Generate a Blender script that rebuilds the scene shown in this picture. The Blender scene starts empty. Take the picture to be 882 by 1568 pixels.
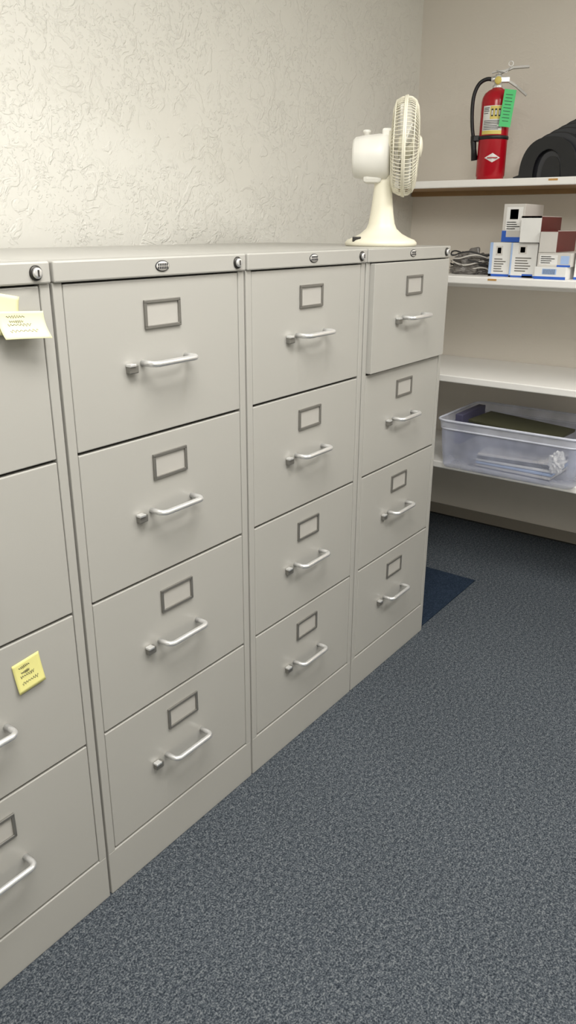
import bpy, bmesh, math, random
from mathutils import Vector, Matrix, noise
random.seed(7)
scene=bpy.context.scene
scene.view_settings.view_transform='Standard'
scene.view_settings.look='None'
scene.view_settings.exposure=0.0

def lin(c):
    c=c/255.
    return c/12.92 if c<=0.04045 else ((c+0.055)/1.055)**2.4
def rgb(r,g,b): return (lin(r),lin(g),lin(b),1)

# ---------------------------------------------------------------- materials
def new_mat(name):
    m=bpy.data.materials.new(name); m.use_nodes=True
    nt=m.node_tree; return m,nt,nt.nodes["Principled BSDF"]
def N(nt,t,**kw):
    n=nt.nodes.new(t)
    for k,v in kw.items():
        if k in n.inputs: n.inputs[k].default_value=v
        else: setattr(n,k,v)
    return n
def simple(name,col,rough=0.5,metal=0.0,var=0.04,scale=30,bump=0.0,bscale=200,spec=None):
    m,nt,b=new_mat(name)
    tc=N(nt,'ShaderNodeTexCoord')
    no=N(nt,'ShaderNodeTexNoise',Scale=scale,Detail=4.0)
    nt.links.new(tc.outputs['Object'],no.inputs['Vector'])
    mx=N(nt,'ShaderNodeMix',data_type='RGBA')
    c1=tuple(max(0,c*(1-var)) for c in col[:3])+(1,); c2=tuple(min(1,c*(1+var)) for c in col[:3])+(1,)
    mx.inputs[6].default_value=c1; mx.inputs[7].default_value=c2
    nt.links.new(no.outputs['Fac'],mx.inputs[0]); nt.links.new(mx.outputs[2],b.inputs['Base Color'])
    b.inputs['Roughness'].default_value=rough; b.inputs['Metallic'].default_value=metal
    if spec is not None: b.inputs['Specular IOR Level'].default_value=spec
    if bump>0:
        n2=N(nt,'ShaderNodeTexNoise',Scale=bscale,Detail=3.0); nt.links.new(tc.outputs['Object'],n2.inputs['Vector'])
        bp=N(nt,'ShaderNodeBump',Strength=bump,Distance=0.001); nt.links.new(n2.outputs['Fac'],bp.inputs['Height'])
        nt.links.new(bp.outputs['Normal'],b.inputs['Normal'])
    return m

def wall_mat(name,col,strength=0.55):
    m,nt,b=new_mat(name)
    tc=N(nt,'ShaderNodeTexCoord')
    big=N(nt,'ShaderNodeTexNoise',Scale=1.3,Detail=3.0)
    nt.links.new(tc.outputs['Object'],big.inputs['Vector'])
    mx=N(nt,'ShaderNodeMix',data_type='RGBA')
    mx.inputs[6].default_value=tuple(c*0.96 for c in col[:3])+(1,); mx.inputs[7].default_value=col
    nt.links.new(big.outputs['Fac'],mx.inputs[0]); nt.links.new(mx.outputs[2],b.inputs['Base Color'])
    b.inputs['Roughness'].default_value=0.48
    # sparse trowelled / knock-down marks over a gently lumpy plaster
    n1=N(nt,'ShaderNodeTexNoise',Scale=15.0,Detail=4.0,Roughness=0.55,Distortion=1.2)
    n2=N(nt,'ShaderNodeTexNoise',Scale=42.0,Detail=3.0,Distortion=2.0)
    n3=N(nt,'ShaderNodeTexNoise',Scale=7.0,Detail=3.0)
    n4=N(nt,'ShaderNodeTexNoise',Scale=4.0,Detail=2.0)
    for n in (n1,n2,n3,n4): nt.links.new(tc.outputs['Object'],n.inputs['Vector'])
    r1=N(nt,'ShaderNodeMapRange'); r1.inputs[1].default_value=0.54; r1.inputs[2].default_value=0.60
    nt.links.new(n1.outputs['Fac'],r1.inputs[0])
    r2=N(nt,'ShaderNodeMapRange'); r2.inputs[1].default_value=0.56; r2.inputs[2].default_value=0.63
    nt.links.new(n2.outputs['Fac'],r2.inputs[0])
    r4=N(nt,'ShaderNodeMapRange'); r4.inputs[1].default_value=0.38; r4.inputs[2].default_value=0.55
    nt.links.new(n4.outputs['Fac'],r4.inputs[0])
    a=N(nt,'ShaderNodeMath',operation='MULTIPLY_ADD'); nt.links.new(r2.outputs[0],a.inputs[0]); nt.links.new(r4.outputs[0],a.inputs[1])
    nt.links.new(r1.outputs[0],a.inputs[2])
    a2=N(nt,'ShaderNodeMath',operation='MULTIPLY_ADD'); nt.links.new(n3.outputs['Fac'],a2.inputs[0]); a2.inputs[1].default_value=2.0
    nt.links.new(a.outputs[0],a2.inputs[2])
    bp=N(nt,'ShaderNodeBump',Strength=strength,Distance=0.003); nt.links.new(a2.outputs[0],bp.inputs['Height'])
    nt.links.new(bp.outputs['Normal'],b.inputs['Normal'])
    return m

def carpet_mat(name,dark,mid,light):
    m,nt,b=new_mat(name)
    tc=N(nt,'ShaderNodeTexCoord')
    n1=N(nt,'ShaderNodeTexNoise',Scale=260.0,Detail=2.0,Roughness=0.7)
    n2=N(nt,'ShaderNodeTexNoise',Scale=100.0,Detail=2.0,Roughness=0.6)
    n3=N(nt,'ShaderNodeTexNoise',Scale=2.0,Detail=3.0)
    for n in (n1,n2,n3): nt.links.new(tc.outputs['Object'],n.inputs['Vector'])
    av=N(nt,'ShaderNodeMath',operation='MULTIPLY_ADD'); nt.links.new(n1.outputs['Fac'],av.inputs[0]); av.inputs[1].default_value=0.7
    m2=N(nt,'ShaderNodeMath',operation='MULTIPLY'); nt.links.new(n2.outputs['Fac'],m2.inputs[0]); m2.inputs[1].default_value=0.3
    nt.links.new(m2.outputs[0],av.inputs[2])
    cr=N(nt,'ShaderNodeValToRGB'); e=cr.color_ramp.elements
    e[0].position=0.38; e[0].color=dark; e[1].position=0.64; e[1].color=light
    k=e.new(0.50); k.color=mid
    nt.links.new(av.outputs[0],cr.inputs[0])
    mp=N(nt,'ShaderNodeMapRange'); mp.inputs[3].default_value=0.85; mp.inputs[4].default_value=1.12
    nt.links.new(n3.outputs['Fac'],mp.inputs[0])
    vm=N(nt,'ShaderNodeVectorMath',operation='SCALE'); nt.links.new(cr.outputs[0],vm.inputs[0]); nt.links.new(mp.outputs[0],vm.inputs['Scale'])
    nt.links.new(vm.outputs[0],b.inputs['Base Color'])
    b.inputs['Roughness'].default_value=0.95; b.inputs['Specular IOR Level'].default_value=0.12
    bp=N(nt,'ShaderNodeBump',Strength=0.6,Distance=0.004); nt.links.new(av.outputs[0],bp.inputs['Height'])
    nt.links.new(bp.outputs['Normal'],b.inputs['Normal'])
    return m

M={}
M['wall']=wall_mat('wall_plaster',rgb(229,227,219),0.55)
M['wall_far']=wall_mat('wall_plaster_far',rgb(226,219,208),0.12)
M['ceiling']=wall_mat('ceiling_plaster',rgb(232,232,228),0.3)
M['carpet']=carpet_mat('carpet_loop',rgb(38,44,51),rgb(71,77,84),rgb(121,125,128))
M['mat']=carpet_mat('carpet_dark_patch',rgb(22,32,46),rgb(36,47,62),rgb(52,65,82))  # darker, bluer carpet tones for the floor patch
M['cab']=simple('cabinet_paint',rgb(174,172,166),0.34,0,0.015,6,0.08,700)
M['gap']=simple('cabinet_gap_dark',rgb(40,39,37),0.7)
M['chrome']=simple('satin_chrome',rgb(240,240,240),0.28,0.75,0.03)
M['nickel']=simple('label_frame_metal',rgb(138,136,131),0.35,0.6,0.05)
M['card']=simple('label_card',rgb(180,177,171),0.6)
M['steel_dark']=simple('lock_dark',rgb(60,58,55),0.4,0.5)
M['shelf']=simple('shelf_white_paint',rgb(244,242,238),0.35,0,0.02,8)
M['wood']=simple('shelf_underside_wood',rgb(150,118,78),0.6,0,0.2,12)
M['cream']=simple('fan_cream_plastic',rgb(228,223,203),0.4,0,0.015)
M['cream2']=simple('fan_motor_white_plastic',rgb(230,228,220),0.4,0,0.01)
M['red']=simple('extinguisher_red',rgb(178,14,32),0.22,0,0.05)
M['black']=simple('black_rubber',rgb(22,22,24),0.45)
M['blackp']=simple('black_plastic',rgb(20,21,24),0.35)
M['blackp2']=simple('black_plastic_edge',rgb(48,49,54),0.3)
M['green']=simple('green_tag',rgb(84,204,124),0.6)
M['ink']=simple('ink_dark',rgb(50,50,52),0.7)
M['white']=simple('white_paper',rgb(234,233,230),0.6)
M['yellow']=simple('sticky_yellow',rgb(232,226,146),0.7)
M['pale']=simple('sticky_pale_yellow',rgb(228,224,176),0.7)
M['blue']=simple('box_blue',rgb(45,95,190),0.5)
M['lblue']=simple('box_light_blue',rgb(170,195,235),0.5)
M['maroon']=simple('box_maroon',rgb(96,34,31),0.5)
M['boxgrey']=simple('box_grey',rgb(210,206,200),0.6)
M['tan']=simple('tan_tape',rgb(196,150,84),0.6)
M['olive']=simple('olive_folder',rgb(62,62,42),0.5,0,0.1)
M['navy']=simple('navy_binder',rgb(74,72,96),0.5)
M['base']=simple('baseboard_vinyl',rgb(140,133,122),0.5)
M['bag']=simple('grey_plastic_bag',rgb(120,116,112),0.25,0,0.6,30)
M['labelyel']=simple('label_yellow',rgb(226,206,110),0.5)
def translucent(name,col,a0,a1,rough):
    m,nt,b=new_mat(name); b.inputs['Base Color'].default_value=col; b.inputs['Roughness'].default_value=rough
    tc=N(nt,'ShaderNodeTexCoord'); no=N(nt,'ShaderNodeTexNoise',Scale=9.0); nt.links.new(tc.outputs['Object'],no.inputs['Vector'])
    mr=N(nt,'ShaderNodeMapRange'); mr.inputs[1].default_value=0.3; mr.inputs[2].default_value=0.7; mr.inputs[3].default_value=a0; mr.inputs[4].default_value=a1
    nt.links.new(no.outputs['Fac'],mr.inputs[0]); nt.links.new(mr.outputs[0],b.inputs['Alpha'])
    return m
M['bin']=translucent('clear_bin_plastic',rgb(214,221,248),0.28,0.50,0.22)
M['rim']=translucent('clear_bin_rim',rgb(236,239,252),0.45,0.75,0.2)
m,nt,b=new_mat('light_diffuser'); b.inputs['Emission Color'].default_value=(1,0.97,0.92,1); b.inputs['Emission Strength'].default_value=4.0; M['lamp']=m

# ---------------------------------------------------------------- mesh builder
class MB:
    def __init__(s): s.bm=bmesh.new(); s.mats=[]
    def mi(s,k):
        if k not in s.mats: s.mats.append(k)
        return s.mats.index(k)
    def box(s,lo,hi,k,bev=0.0,mat=None):
        t=bmesh.new(); bmesh.ops.create_cube(t,size=1)
        c=[(a+b)/2 for a,b in zip(lo,hi)]; d=[b-a for a,b in zip(lo,hi)]
        for v in t.verts: v.co=Vector((v.co.x*d[0]+c[0],v.co.y*d[1]+c[1],v.co.z*d[2]+c[2]))
        if bev>0: bmesh.ops.bevel(t,geom=list(t.edges),offset=bev,segments=2,affect='EDGES',profile=0.5)
        s.merge(t,k,mat)
    def merge(s,t,k,mat=None,smooth=False):
        i=s.mi(k)
        if mat is not None: bmesh.ops.transform(t,matrix=mat,verts=t.verts)
        bmesh.ops.recalc_face_normals(t,faces=t.faces)
        vm={v:s.bm.verts.new(v.co) for v in t.verts}
        for f in t.faces:
            try: nf=s.bm.faces.new([vm[v] for v in f.verts])
            except ValueError: continue
            nf.material_index=i; nf.smooth=smooth
        t.free()
    def rev(s,prof,k,seg=48,mat=None,sx=1,sy=1,cap=True):
        t=bmesh.new(); rings=[]
        for r,z in prof:
            rings.append([t.verts.new((r*math.cos(2*math.pi*j/seg)*sx,r*math.sin(2*math.pi*j/seg)*sy,z)) for j in range(seg)])
        for a,b in zip(rings,rings[1:]):
            for j in range(seg): t.faces.new((a[j],a[(j+1)%seg],b[(j+1)%seg],b[j]))
        if cap:
            t.faces.new(rings[0]); t.faces.new(rings[-1])
        s.merge(t,k,mat,True)
    def tube(s,pts,rad,k,seg=8,mat=None,closed=False):
        pts=[Vector(p) for p in pts]; n=len(pts)
        rads=rad if isinstance(rad,(list,tuple)) else [rad]*n
        t=bmesh.new(); rings=[]; ref=None
        for i in range(n):
            if closed: tan=(pts[(i+1)%n]-pts[i-1]).normalized()
            else: tan=(pts[min(i+1,n-1)]-pts[max(i-1,0)]).normalized()
            if ref is None:
                ref=tan.orthogonal().normalized()
            else:
                ref=(ref-tan*ref.dot(tan)).normalized()
            b=tan.cross(ref)
            rings.append([t.verts.new(pts[i]+(ref*math.cos(2*math.pi*j/seg)+b*math.sin(2*math.pi*j/seg))*rads[i]) for j in range(seg)])
        m=n if closed else n-1
        for i in range(m):
            a=rings[i]; c=rings[(i+1)%n]
            for j in range(seg): t.faces.new((a[j],a[(j+1)%seg],c[(j+1)%seg],c[j]))
        if not closed: t.faces.new(rings[0]); t.faces.new(rings[-1])
        s.merge(t,k,mat,True)
    def prism(s,poly,axis,a,b,k,mat=None):
        t=bmesh.new()
        def P(p,h):
            if axis=='x': return (h,p[0],p[1])
            if axis=='y': return (p[0],h,p[1])
            return (p[0],p[1],h)
        A=[t.verts.new(P(p,a)) for p in poly]; B=[t.verts.new(P(p,b)) for p in poly]
        n=len(poly)
        for i in range(n): t.faces.new((A[i],A[(i+1)%n],B[(i+1)%n],B[i]))
        t.faces.new(A); t.faces.new(B)
        s.merge(t,k,mat)
    def obj(s,name,parent=None,loc=(0,0,0),auto=True):
        me=bpy.data.meshes.new(name); s.bm.to_mesh(me); s.bm.free()
        for k in s.mats: me.materials.append(M[k])
        o=bpy.data.objects.new(name,me); bpy.context.collection.objects.link(o)
        o.location=loc
        if parent: o.parent=parent
        return o
def empty(name,loc=(0,0,0),rz=0,sc=1.0):
    e=bpy.data.objects.new(name,None); bpy.context.collection.objects.link(e); e.location=loc; e.rotation_euler=(0,0,rz); e.empty_display_size=0.05
    e.scale=(sc,sc,sc)
    return e
def sbox(name,lo,hi,k,bev=0.0,parent=None):
    b=MB(); b.box(lo,hi,k,bev); return b.obj(name,parent)
def smooth_path(pts,n=8):
    pts=[Vector(p) for p in pts]; out=[]
    P=[pts[0]*2-pts[1]]+pts+[pts[-1]*2-pts[-2]]
    for i in range(1,len(P)-2):
        for j in range(n):
            t=j/n; a,b,c,d=P[i-1],P[i],P[i+1],P[i+2]
            out.append(0.5*((2*b)+(c-a)*t+(2*a-5*b+4*c-d)*t*t+(3*b-a-3*c+d)*t**3))
    out.append(pts[-1]); return out

# ---------------------------------------------------------------- room
YW=0.735; XF=2.612; X0=-2.8; Y0=-3.0; HC=2.6
sbox('floor',(X0,Y0,-0.1),(XF+0.1,YW+0.1,0),'carpet')
sbox('ceiling',(X0,Y0,HC),(XF+0.1,YW+0.1,HC+0.1),'ceiling')
sbox('wall_left',(X0-0.1,YW,0),(XF,YW+0.1,HC),'wall')
sbox('wall_far',(XF,Y0,0),(XF+0.1,YW+0.1,HC),'wall_far')
sbox('wall_near',(X0-0.1,Y0,0),(X0,YW,HC),'wall')
sbox('wall_right',(X0-0.1,Y0-0.1,0),(XF+0.1,Y0,HC),'wall')
b=MB(); b.box((XF-0.012,Y0+0.001,0.008),(XF-0.0005,YW-0.001,0.06),'base',0.003); b.box((XF-0.006,Y0+0.001,0.0),(XF-0.0005,YW-0.001,0.008),'gap'); b.obj('baseboard_far')
sbox('floor_dark_patch',(1.482,0.012,0.0),(1.975,0.70,0.004),'mat')  # thin dark blue patch on the floor beside the end cabinet

# ---------------------------------------------------------------- filing cabinets
W=0.4909; H=1.32; ZL=[1.286,0.9941,0.6996,0.4076,0.1126]; E=0.0244
def ring_frame(b,cx,cz,w,h,t,y0,y1,k):
    b.box((cx-w/2,y0,cz+h/2-t),(cx+w/2,y1,cz+h/2),k,0.0008)
    b.box((cx-w/2,y0,cz-h/2),(cx+w/2,y1,cz-h/2+t),k,0.0008)
    b.box((cx-w/2,y0,cz-h/2+t*0.6),(cx-w/2+t,y1,cz+h/2-t*0.6),k,0.0008)
    b.box((cx+w/2-t,y0,cz-h/2+t*0.6),(cx+w/2,y1,cz+h/2-t*0.6),k,0.0008)
def cabinet(ix,ajar=False):
    e=empty('filing_cabinet',(ix*W,0,0))
    a0=0.0028; a1=W-0.0028
    b=MB()
    b.box((a0+0.002,0.016,0.005),(a1-0.002,0.665,H-0.002),'cab')
    b.box((a0+0.018,0.0145,0.1),(a1-0.018,0.017,H-0.02),'gap')
    b.box((a0,0.0,0.0),(a1,0.016,ZL[4]-0.003),'cab',0.002)
    b.box((a0,0.0,ZL[4]-0.004),(a0+0.019,0.016,ZL[0]),'cab',0.0015)
    b.box((a1-0.019,0.0,ZL[4]-0.004),(a1,0.016,ZL[0]),'cab',0.0015)
    b.box((a0,-0.006,ZL[0]),(a1,0.02,H),'cab',0.003)
    b.box((a0,0.010,H-0.012),(a1,0.668,H),'cab',0.002)
    b.obj('carcass',e)
    for n in range(4):
        zt=ZL[n]-0.003; zb=ZL[n+1]+0.0025
        off=-0.015 if (ajar and n==0) else 0
        d=MB()
        d.box((E-0.001,off+0.0005,zb),(W-E+0.001,0.0142,zt),'cab',0.0018)
        d.obj('drawer_front_%d'%(n+1),e)
        cz=ZL[n]-0.066; cx=W/2
        l=MB(); ring_frame(l,cx,cz,0.094,0.052,0.006,off-0.004,off+0.0006,'nickel')
        l.box((cx-0.043,off-0.0005,cz-0.022),(cx+0.043,off+0.0007,cz+0.022),'card'); l.obj('label_holder_%d'%(n+1),e)
        hz=ZL[n]-0.152
        h=MB()
        hw=0.058; hp=-0.034
        pts=[(cx-hw,off,hz)]
        for j in range(7):
            t=j/6*math.pi/2; pts.append((cx-hw+0.013*(1-math.cos(t)),off+hp+0.013-0.013*math.sin(t),hz))
        for j in range(7):
            t=j/6*math.pi/2; pts.append((cx+hw-0.013+0.013*math.sin(t),off+hp+0.013*(1-math.cos(t)),hz))
        pts.append((cx+hw,off,hz))
        h.tube(pts,0.0058,'chrome',12)
        h.obj('handle_%d'%(n+1),e)
        k=MB(); lx=cx-0.088
        k.box((lx-0.011,off-0.011,hz-0.015),(lx+0.011,off+0.0006,hz+0.001),'nickel',0.002)
        k.box((lx-0.012,off-0.014,hz-0.002),(lx+0.003,off-0.001,hz+0.003),'chrome',0.001)
        k.obj('thumb_latch_%d'%(n+1),e)
    g=MB()
    Rx=Matrix.Rotation(math.pi/2,4,'X')
    g.rev([(0.0175,0),(0.0175,0.0012),(0.0165,0.0018)],'ink',32,Matrix.Translation((W/2,-0.0058,1.304))@Rx,1,0.56)
    g.rev([(0.0158,0.0),(0.0158,0.0021),(0.0155,0.0024)],'boxgrey',32,Matrix.Translation((W/2,-0.0058,1.304))@Rx,1,0.52)
    for zz,hw2 in ((0.0028,0.011),(-0.0028,0.0115)):
        for j in range(6):
            x=-hw2+j*hw2*2/5
            g.box((W/2+x-0.0016,-0.0086,1.304+zz-0.0022),(W/2+x+0.0016,-0.008,1.304+zz+0.0022),'ink')
    g.obj('badge',e)
    k=MB()
    T=Matrix.Translation((W-0.031,-0.0058,1.303))@Rx
    k.rev([(0.0118,0),(0.0118,0.002),(0.0105,0.004)],'steel_dark',28,T)
    k.rev([(0.0085,0.0),(0.0085,0.0065),(0.0072,0.008),(0.0035,0.008)],'chrome',28,T)
    k.box((W-0.0320,-0.0150,1.298),(W-0.0300,-0.0138,1.308),'steel_dark')
    k.obj('lock',e)
    return e
cabinet(-2); cabinet(-1); cabinet(0); cabinet(1); cabinet(2,True)

# sticky notes
def note(name,cx,cz,w,h,rot,k,curl,lines=True,y=-0.0012,curlside=0.0):
    t=bmesh.new(); n=10; vs=[]
    for i in range(n+1):
        row=[]
        for j in range(n+1):
            u=j/n-0.5; v=i/n-0.5
            lift=curl*(0.5-v)**2+curlside*(0.5+u)**2
            x=u*w; z=v*h
            X=cx+x*math.cos(rot)-z*math.sin(rot); Z=cz+x*math.sin(rot)+z*math.cos(rot)
            row.append(t.verts.new((X,y-lift,Z)))
        vs.append(row)
    for i in range(n):
        for j in range(n): t.faces.new((vs[i][j],vs[i][j+1],vs[i+1][j+1],vs[i+1][j]))
    b=MB(); b.merge(t,k,None,True)
    if lines:
        for r,(v,u0,u1) in enumerate([(0.30,-0.3,0.1),(0.12,-0.25,0.05),(0.0,-0.3,0.2),(-0.22,-0.3,0.3)]):
            pts=[]
            for j in range(24):
                u=u0+(u1-u0)*j/23; vv=v+0.045*math.sin(j*1.9+r)+0.02*math.sin(j*4.1)
                lift=curl*(0.5-vv)**2+curlside*(0.5+u)**2
                x=u*w; z=vv*h
                pts.append((cx+x*math.cos(rot)-z*math.sin(rot),y-lift-0.0004,cz+x*math.sin(rot)+z*math.cos(rot)))
            b.tube(pts,0.0003,'ink',4)
    o=b.obj(name)
    so=o.modifiers.new('s','SOLIDIFY'); so.thickness=0.0003; so.offset=0
    return o
note('sticky_note',-0.131,0.629,0.056,0.060,math.radians(6),'yellow',0.004)
note('sticky_note',-0.103,1.246,0.070,0.062,math.radians(-12),'pale',0.008,False,-0.0012)
note('sticky_note',-0.070,1.228,0.076,0.040,math.radians(-3),'pale',0.020,True,-0.003,0.012)

# ---------------------------------------------------------------- shelving (wall-hung boards)
SX=2.12; SZ=[1.550,1.193,0.803,0.433]
for i,z in enumerate(SZ):
    b=MB(); sx=2.30 if i==0 else SX
    b.box((sx,-2.2,z-0.028),(XF-0.001,YW-0.001,z),'shelf',0.004)
    if i==0: b.box((sx+0.012,-2.19,z-0.0295),(XF-0.002,YW-0.003,z-0.0275),'wood')
    dz=0.048 if i==0 else 0.075
    b.box((XF-0.02,-2.19,z-dz),(XF-0.001,YW-0.003,z-0.0285),'wood' if i==0 else 'shelf',0.002)
    if i<2:
        yy=-0.03 if i==0 else 0.10
        b.box((sx-0.0012,yy,z-0.012),(sx+0.004,yy+0.035,z-0.005),'tan',0.0004)
    b.obj('shelf_board')

# ---------------------------------------------------------------- fan
fan=empty('desk_fan',(1.27,0.12,H),math.radians(-63.0))
b=MB()
b.rev([(0.100,0),(0.104,0.003),(0.104,0.010),(0.098,0.017),(0.080,0.024),(0.060,0.034),(0.044,0.048),(0.038,0.062),(0.033,0.09),(0.028,0.13),(0.0245,0.165),(0.026,0.19)],'cream',56,Matrix.Translation((-0.004,0,0)),1.0,0.85)
b.box((-0.082,-0.060,0.012),(-0.058,-0.045,0.026),'steel_dark',0.002)
b.obj('base_and_column',fan)
RyX=Matrix.Rotation(math.pi/2,4,'Y')
b=MB()
b.rev([(0.030,-0.093),(0.046,-0.092),(0.053,-0.085),(0.0575,-0.06),(0.061,-0.02),(0.060,0.005),(0.05,0.012)],'cream2',48,Matrix.Translation((0,0,0.236))@RyX,1,1)
b.box((-0.062,-0.03,0.168),(-0.006,0.03,0.2),'cream2',0.012)
b.rev([(0.008,0),(0.008,0.008),(0.011,0.010),(0.011,0.015),(0.008,0.017)],'cream2',20,Matrix.Translation((-0.055,0,0.290)))
b.box((-0.012,-0.02,0.255),(0.02,0.02,0.31),'cream2',0.006)
b.obj('motor_housing',fan)
b=MB(); gc=Vector((0.054,0,0.262)); R=0.126; q=R/0.136; qu=0.86
prof=[(-0.040,0.040),(-0.044,0.075),(-0.042,0.105),(-0.034,0.126),(-0.016,0.1345),(0.0,0.136),(0.014,0.1345),(0.028,0.126),(0.037,0.108),(0.041,0.08),(0.043,0.05),(0.044,0.026)]
prof=[(u*qu,r*q) for u,r in prof]
nr=76
for i in range(nr):
    t=2*math.pi*i/nr; c,s_=math.cos(t),math.sin(t)
    b.tube([gc+Vector((u,r*c,r*s_)) for u,r in prof],0.00120,'cream',4)
def circ(u,r,rad,k='cream',seg=6):
    b.tube([gc+Vector((u*qu,r*math.cos(2*math.pi*j/64),r*math.sin(2*math.pi*j/64))) for j in range(64)],rad,k,seg,closed=True)
for u,r,w in ((-0.044,0.075*q,0.0014),(-0.034,0.126*q,0.0014),(0.0,R+0.001,0.0034),(-0.005,R+0.0005,0.003),(0.028,0.126*q,0.0014),(0.041,0.08*q,0.0014),(0.044,0.028,0.0018),(-0.040,0.04,0.002)): circ(u,r,w)
b.rev([(0.029,0.034),(0.029,0.039),(0.024,0.044),(0.01,0.047),(0.002,0.0475)],'cream',32,Matrix.Translation(gc)@RyX)
b.rev([(0.045,-0.046),(0.045,-0.033),(0.03,-0.031)],'cream',32,Matrix.Translation(gc)@RyX)
b.rev([(0.006,-0.04),(0.006,0.02)],'chrome',12,Matrix.Translation(gc)@RyX)
b.obj('grille',fan)
b=MB()
b.rev([(0.026,-0.02),(0.03,-0.015),(0.03,0.012),(0.022,0.022)],'cream',32,Matrix.Translation(gc)@RyX)
for k in range(4):
    t=bmesh.new(); grid=[]
    for i in range(8):
        r=0.027+i/7*0.084; row=[]
        for j in range(7):
            ww=(0.45+0.28*math.sin(i/7*2.4)); a=(j/6-0.5)*2*ww*0.75+k*math.pi/2
            row.append(t.verts.new(gc+Vector(((j/6-0.5)*-0.032,r*math.cos(a),r*math.sin(a)))))
        grid.append(row)
    for i in range(7):
        for j in range(6): t.faces.new((grid[i][j],grid[i][j+1],grid[i+1][j+1],grid[i+1][j]))
    b.merge(t,'cream2',None,True)
o=b.obj('blades',fan); so=o.modifiers.new('s','SOLIDIFY'); so.thickness=0.002

# ---------------------------------------------------------------- extinguisher
ex=empty('fire_extinguisher',(2.375,0.270,SZ[0]),math.radians(-67.2),0.94)
R=0.0595
b=MB()
b.rev([(0.052,0),(0.056,0.003),(0.0565,0.012),(R,0.016),(R,0.295),(0.057,0.312),(0.049,0.328),(0.034,0.340),(0.022,0.345),(0.018,0.352)],'red',56)
b.obj('cylinder_body',ex)
def patch(b,a0,a1,z0,z1,k,r=R+0.0006,n=16):
    t=bmesh.new(); A=[];B=[]
    for i in range(n+1):
        a=a0+(a1-a0)*i/n; x=r*math.sin(a); y=-r*math.cos(a)
        A.append(t.verts.new((x,y,z0))); B.append(t.verts.new((x,y,z1)))
    for i in range(n): t.faces.new((A[i],A[i+1],B[i+1],B[i]))
    b.merge(t,k,None,True)
b=MB(); d=math.radians
patch(b,d(-52),d(30),0.172,0.278,'white')
patch(b,d(-52),d(30),0.172,0.186,'labelyel',R+0.0009)
patch(b,d(-20),d(28),0.228,0.276,'labelyel',R+0.0009)
for r,(z,a0,a1) in enumerate([(0.27,-48,-24),(0.264,-48,-26),(0.258,-48,-24),(0.25,-48,-28),(0.222,-46,26),(0.216,-46,20),(0.210,-46,24),(0.203,-46,10),(0.197,-46,22),(0.191,-46,16)]):
    patch(b,d(a0),d(a1),z-0.0012,z+0.0012,'ink',R+0.0012)
for c in (-12,2,16):
    patch(b,d(c-4),d(c+4),0.238,0.266,'ink',R+0.0013)
    patch(b,d(c-2.5),d(c+2.5),0.243,0.26,'white',R+0.0016)
t=bmesh.new()
dv=[]
for u,v in ((-1,0),(0,-1),(1,0),(0,1)):
    a=u*0.55+0.05; dv.append(t.verts.new(((R+0.001)*math.sin(a),-(R+0.001)*math.cos(a)-0.0006*(1-abs(u))-0.001,0.083+v*0.018)))
c0=t.verts.new(((R+0.002)*math.sin(0.05),-(R+0.002)*math.cos(0.05)-0.0035,0.083))
for i in range(4): t.faces.new((dv[i],dv[(i+1)%4],c0))
b.merge(t,'white')
b.box((-0.018,-R-0.0068,0.081),(0.024,-R-0.003,0.085),'red')
b.obj('labels',ex)
b=MB(); b.rev([(R+0.001,0.154),(R+0.003,0.156),(R+0.003,0.166),(R+0.001,0.168)],'black',48,cap=False)
b.box((-R-0.022,-0.018,0.15),(-R+0.006,0.018,0.172),'black',0.003); b.obj('strap',ex)
b=MB()
b.rev([(0.018,0.345),(0.021,0.348),(0.021,0.356),(0.015,0.360),(0.015,0.392),(0.010,0.398)],'chrome',24)
b.box((-0.014,-0.014,0.366),(0.046,0.014,0.388),'chrome',0.004)
b.rev([(0.014,0),(0.014,0.008),(0.012,0.010)],'labelyel',20,Matrix.Translation((0.0,-0.014,0.374))@Matrix.Rotation(math.pi/2,4,'X'))
def plate(p,q,w0,w1,th,k):
    t=bmesh.new(); p=Vector(p); q=Vector(q); dr=(q-p).normalized(); up=Vector((0,1,0)).cross(dr)
    vs=[]
    for c,w in ((p,w0),(q,w1)):
        for sy,su in ((-1,-1),(1,-1),(1,1),(-1,1)): vs.append(t.verts.new(c+Vector((0,sy*w/2,0))+up*su*th/2))
    for f in ((0,1,2,3),(4,5,6,7),(0,1,5,4),(1,2,6,5),(2,3,7,6),(3,0,4,7)): t.faces.new([vs[i] for i in f])
    b.merge(t,k)
plate((0.0,0,0.400),(0.055,0,0.420),0.020,0.022,0.008,'nickel')
plate((0.055,0,0.420),(0.118,0,0.422),0.022,0.018,0.008,'nickel')
plate((0.030,0,0.380),(0.075,0,0.352),0.022,0.022,0.008,'nickel')
plate((0.075,0,0.352),(0.118,0,0.318),0.022,0.018,0.008,'nickel')
plate((-0.028,0,0.404),(0.02,0,0.412),0.012,0.014,0.004,'nickel')
b.tube([(-0.01,-0.02,0.41),(0.03,-0.02,0.40),(0.045,-0.018,0.425)],0.0015,'chrome',6)
b.tube([(0.045+0.009*math.cos(t*0.4),-0.018,0.432+0.009*math.sin(t*0.4)) for t in range(16)],0.0015,'chrome',6,closed=True)
b.obj('valve_and_levers',ex)
b=MB()
hp=smooth_path([(-0.01,0,0.378),(-0.045,0,0.382),(-0.075,0,0.365),(-0.092,0,0.325),(-0.095,0,0.27),(-0.090,0,0.21),(-0.082,0,0.165)])
b.tube(hp,0.0078,'black',12)
b.rev([(0.010,0),(0.010,0.02)],'chrome',14,Matrix.Translation((-0.028,0,0.381))@Matrix.Rotation(math.pi/2,4,'Y'))
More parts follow.
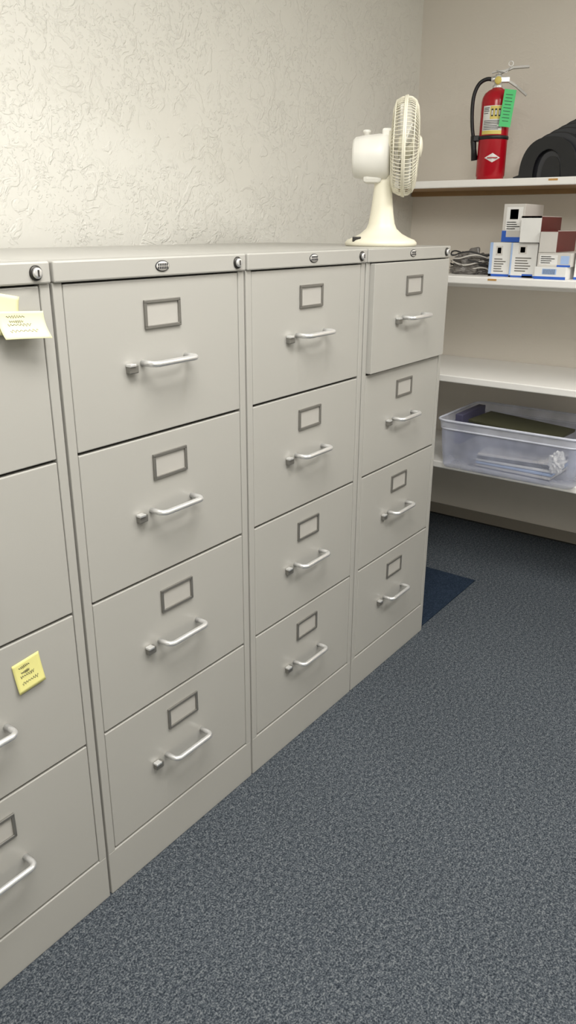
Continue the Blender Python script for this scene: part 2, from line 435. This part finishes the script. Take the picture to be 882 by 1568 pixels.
b.tube([(-0.083,0,0.172),(-0.080,0,0.15),(-0.076,0,0.12),(-0.070,0,0.078)],[0.010,0.012,0.011,0.014],'black',16)
b.obj('hose_and_nozzle',ex)
b=MB()
TM=Matrix.Translation((0.046,-0.064,0.265))@Matrix.Rotation(math.radians(5),4,'Y')@Matrix.Rotation(math.radians(16),4,'Z')
b.box((-0.024,-0.0008,-0.068),(0.024,0.0008,0.068),'green',0,TM)
for j in range(9):
    w=0.014+0.006*random.random()
    b.box((-w,-0.0016,0.048-j*0.012),(w*0.8,-0.001,0.050-j*0.012),'ink',0,TM)
b.obj('inspection_tag',ex)

# ---------------------------------------------------------------- black arched organizer
ar=empty('black_desk_organizer',(0.0474,0.0626,SZ[0]),0,1.0586)
def arch(cy,hw,h,x0,x1,k,inner=None,foot=0.02):
    pts=[]
    n=28
    pts.append((cy+hw+foot,0.0)); pts.append((cy+hw+foot,0.006))
    for i in range(n+1):
        t=math.pi*i/n; c=math.cos(t); s_=math.sin(t)
        pts.append((cy+hw*math.copysign(abs(c)**0.85,c),max(0.012,h*s_**0.8)))
    pts.append((cy-hw-foot,0.006)); pts.append((cy-hw-foot,0.0))
    if inner:
        iw,ih=inner
        for i in range(n+1):
            t=math.pi-math.pi*i/n; c=math.cos(t); s_=math.sin(t)
            pts.append((cy+iw*c,ih*s_**0.7))
    b.prism(pts,'x',x0,x1,k)
b=MB()
for i in range(6):
    f=i/5
    arch(-0.028-0.085*f,0.104+0.026*f,0.136+0.084*f,2.175+0.034*i,2.175+0.034*i+0.016,'blackp',(0.052,0.095) if i==0 else None)
    if i: arch(-0.028-0.085*f,0.100+0.026*f,0.132+0.084*f,2.171+0.034*i,2.176+0.034*i,'blackp2')
arch(-0.033,0.044,0.088,2.186,2.2,'blackp2',None,0.0)
arch(-0.040,0.034,0.072,2.181,2.186,'blackp',None,0.0)
b.obj('arched_dividers',ar)

# ---------------------------------------------------------------- toner boxes
def carton(name,y0,y1,z0,z1,x0,x1,front,side,deco):
    b=MB()
    b.box((x0,y0,z0),(x1,y1,z1),front,0.0012)
    if side!=front:
        b.box((x0+0.002,y0-0.0008,z0+0.002),(x1-0.002,y0+0.001,z1-0.002),side)
        b.box((x0+0.002,y0+0.002,z1-0.001),(x1-0.002,y1-0.002,z1+0.0005),side)
    for (u0,u1,v0,v1,k) in deco:
        ya=y1+(y0-y1)*u0; yb=y1+(y0-y1)*u1
        b.box((x0-0.0007,min(ya,yb),z0+(z1-z0)*v0),(x0+0.001,max(ya,yb),z0+(z1-z0)*v1),k)
    return b.obj(name)
def textrows(u0,u1,v0,v1,n):
    o=[]
    for i in range(n):
        v=v0+(v1-v0)*(i+0.5)/n; h=(v1-v0)/n*0.2
        o.append((u0,u0+(u1-u0)*(0.6+0.4*random.random()),v-h,v+h,'nickel'))
    return o
Z=SZ[1]+0.0003
carton('toner_box',0.086,0.169,Z,1.318,2.20,2.42,'white','white',[(0,1,0,0.07,'blue'),(0,0.14,0,1,'lblue'),(0.3,0.62,0.62,0.9,'boxgrey'),(0.37,0.55,0.68,0.85,'nickel')]+textrows(0.25,0.85,0.12,0.55,6))
carton('toner_box',-0.022,0.081,Z,1.318,2.19,2.41,'white','white',[(0,1,0,0.05,'blue'),(0,0.06,0,1,'lblue'),(0.3,0.6,0.68,0.92,'boxgrey'),(0.36,0.54,0.72,0.88,'nickel'),(0.5,0.9,0.0,0.1,'blue')]+textrows(0.2,0.8,0.15,0.6,6))
carton('toner_box',0.052,0.136,1.320,1.456,2.22,2.42,'boxgrey','boxgrey',[(0,1,0,0.13,'blue'),(0,0.2,0.13,0.3,'blue'),(0.15,0.9,0.3,0.92,'white'),(0.32,0.7,0.6,0.86,'nickel'),(0.42,0.6,0.64,0.82,'ink')]+textrows(0.2,0.85,0.32,0.55,4))
carton('toner_box',-0.030,0.046,1.320,1.412,2.175,2.40,'boxgrey','maroon',[(0,1,0.0,1,'white'),(0,1,0.93,1.0,'maroon')])
carton('toner_box',-0.150,-0.034,Z,1.2365,2.145,2.38,'white','white',[(0,1,0.0,0.22,'blue'),(0.25,0.7,0.4,0.85,'lblue')]+[(0.28+i*0.028,0.28+i*0.028+0.012,0.4,0.82,'ink') for i in range(14)])
carton('toner_box',-0.158,-0.036,1.237,1.285,2.16,2.38,'boxgrey','boxgrey',[(0.06,0.6,0.15,0.85,'white'),(0.7,0.95,0.2,0.8,'lblue'),(0.6,1,0,0.14,'blue')]+textrows(0.1,0.55,0.2,0.8,4))
carton('toner_box',-0.100,-0.036,1.2858,1.362,2.16,2.38,'boxgrey','maroon',[(0.04,1,0.04,0.94,'boxgrey'),(0,1,0.95,1,'maroon')])
carton('toner_box',-0.290,-0.166,Z,1.30,2.19,2.40,'white','white',[(0,1,0,0.08,'blue'),(0.2,0.6,0.5,0.8,'nickel')])

# crumpled plastic bag with cables
b=MB()
t=bmesh.new(); bmesh.ops.create_icosphere(t,subdivisions=6,radius=1)
for v in t.verts:
    p=v.co.copy(); qn=noise.noise(p*2.2)*0.3+abs(noise.noise(Vector((p.x*3,p.y*2,p.z*9))))*0.3
    p=p*(0.8+qn); v.co=Vector((p.x*0.07,p.y*0.084,max(0.0003,p.z*0.068+0.03)))
b.merge(t,'bag',None,True)
for k in range(6):
    ph=random.random()*6
    b.tube(smooth_path([(0.06*math.cos(a*0.42+ph)*(0.9+0.1*k/6)-0.01,0.084*math.sin(a*0.42+ph),0.02+0.012*k+0.008*math.sin(a*1.3+k)) for a in range(12)],4),0.003,'ink' if k%2 else 'boxgrey',6)
b.obj('crumpled_plastic_bag',None,(2.30,0.285,SZ[1]))

# ---------------------------------------------------------------- clear storage bin
bn=empty('clear_storage_bin',(0,0,SZ[3]))
def rrect(x0,x1,y0,y1,r,z,n=6):
    o=[]
    for cx,cy,a0 in ((x1-r,y1-r,0),(x0+r,y1-r,90),(x0+r,y0+r,180),(x1-r,y0+r,270)):
        for i in range(n+1):
            a=math.radians(a0+90*i/n); o.append((cx+r*math.cos(a),cy+r*math.sin(a),z))
    return o
def loft(b,loops,k,capb=True):
    t=bmesh.new(); L=[[t.verts.new(p) for p in l] for l in loops]
    for a,c in zip(L,L[1:]):
        n=len(a)
        for i in range(n): t.faces.new((a[i],a[(i+1)%n],c[(i+1)%n],c[i]))
    if capb: t.faces.new(L[0])
    b.merge(t,k,None,True)
bx0,bx1,by0,by1=2.055,2.44,-0.30,0.245
b=MB()
loft(b,[rrect(bx0+.006,bx1-.006,by0+.006,by1-.006,0.03,0.001),rrect(bx0,bx1,by0,by1,0.035,0.012),rrect(bx0-.008,bx1+.008,by0-.010,by1+.010,0.04,0.10),rrect(bx0-.012,bx1+.012,by0-.014,by1+.014,0.042,0.165)],'bin')
b.obj('tub',bn)
b=MB()
for z,e2,w in ((0.168,0.014,0.004),(0.203,0.022,0.005)):
    b.tube(rrect(bx0-e2,bx1+e2,by0-e2,by1+e2,0.045,z),w,'rim',8,closed=True)
loft(b,[rrect(bx0-.014,bx1+.014,by0-.016,by1+.016,0.043,0.166),rrect(bx0-.021,bx1+.021,by0-.021,by1+.021,0.045,0.203)],'rim',False)
b.obj('rim',bn)
b=MB()
b.box((-0.10,-0.185,0),(0.10,0.185,0.012),'olive',0.002,Matrix.Translation((2.20,-0.03,0.182))@Matrix.Rotation(math.radians(-4),4,'Z')@Matrix.Rotation(math.radians(3),4,'X'))
b.box((2.12,0.19,0.09),(2.36,0.222,0.215),'navy',0.003)
for k in range(5):
    b.box((-0.10,-0.16,0),(0.10,0.16,0.010),('boxgrey','lblue','white','olive','boxgrey')[k],0.002,Matrix.Translation((2.23,-0.04,0.006+0.013*k))@Matrix.Rotation(math.radians(-3+2.2*k),4,'Z'))
t=bmesh.new(); bmesh.ops.create_icosphere(t,subdivisions=4,radius=1)
for v in t.verts:
    p=v.co.copy(); p=p*(0.8+noise.noise(p*3)*0.4+noise.noise(p*8)*0.2); v.co=Vector((2.115+p.x*0.02,-0.215+p.y*0.035,0.085+p.z*0.05))
b.merge(t,'white')
b.obj('folders_and_papers',bn)

# ---------------------------------------------------------------- lights
def troffer(name,x,y,sx,sy,power):
    e=empty(name,(x,y,HC))
    b=MB(); b.box((-sx/2-.03,-sy/2-.03,-0.03),(sx/2+.03,sy/2+.03,-0.0005),'shelf',0.003)
    b.box((-sx/2,-sy/2,-0.034),(sx/2,sy/2,-0.029),'lamp'); b.obj('housing',e)
    l=bpy.data.lights.new('lamp','AREA'); l.shape='RECTANGLE'; l.size=sx; l.size_y=sy; l.energy=power; l.color=(1,0.978,0.932)
    lo=bpy.data.objects.new('lamp',l); bpy.context.collection.objects.link(lo); lo.parent=e; lo.location=(0,0,-0.04)
troffer('ceiling_light',-0.2,-0.8,1.2,0.6,40)
troffer('ceiling_light',-1.6,-1.8,1.2,0.6,18)
troffer('ceiling_light',1.4,-1.6,1.2,0.6,28)
# recessed downlight, its cone makes the scallop on the plaster
e=empty('recessed_downlight',(0.5,-0.47,HC))
b=MB(); b.rev([(0.09,-0.0005),(0.09,-0.006),(0.075,-0.008)],'shelf',40); b.rev([(0.07,-0.0082),(0.07,-0.0095)],'lamp',40); b.obj('trim_ring',e)
l=bpy.data.lights.new('spot','SPOT'); l.energy=15; l.spot_size=math.radians(108); l.spot_blend=0.05; l.shadow_soft_size=0.05; l.color=(0.93,0.97,1.0)
lo=bpy.data.objects.new('spot',l); bpy.context.collection.objects.link(lo); lo.parent=e; lo.location=(0,0,-0.02)
w=bpy.data.worlds.new('world'); scene.world=w; w.use_nodes=True
w.node_tree.nodes['Background'].inputs[0].default_value=(0.9,0.95,1,1); w.node_tree.nodes['Background'].inputs[1].default_value=0.3

# ---------------------------------------------------------------- camera
C=Vector((-0.8097,-1.0686,1.3729)); Y,P,Rr=0.6328,0.3557,0.0040
f=Vector((math.cos(P)*math.cos(Y),math.cos(P)*math.sin(Y),-math.sin(P)))
r=Vector((math.sin(Y),-math.cos(Y),0)); u=r.cross(f)
r2=r*math.cos(Rr)+u*math.sin(Rr); u2=-r*math.sin(Rr)+u*math.cos(Rr)
cd=bpy.data.cameras.new('camera'); co=bpy.data.objects.new('camera',cd); bpy.context.collection.objects.link(co)
mt=Matrix.Identity(4)
for i in range(3): mt[i][0]=r2[i]; mt[i][1]=u2[i]; mt[i][2]=-f[i]; mt[i][3]=C[i]
co.matrix_world=mt
cd.sensor_fit='VERTICAL'; cd.sensor_height=36; cd.sensor_width=36; cd.lens=1177.2/1568*36; cd.clip_start=0.02
scene.camera=co
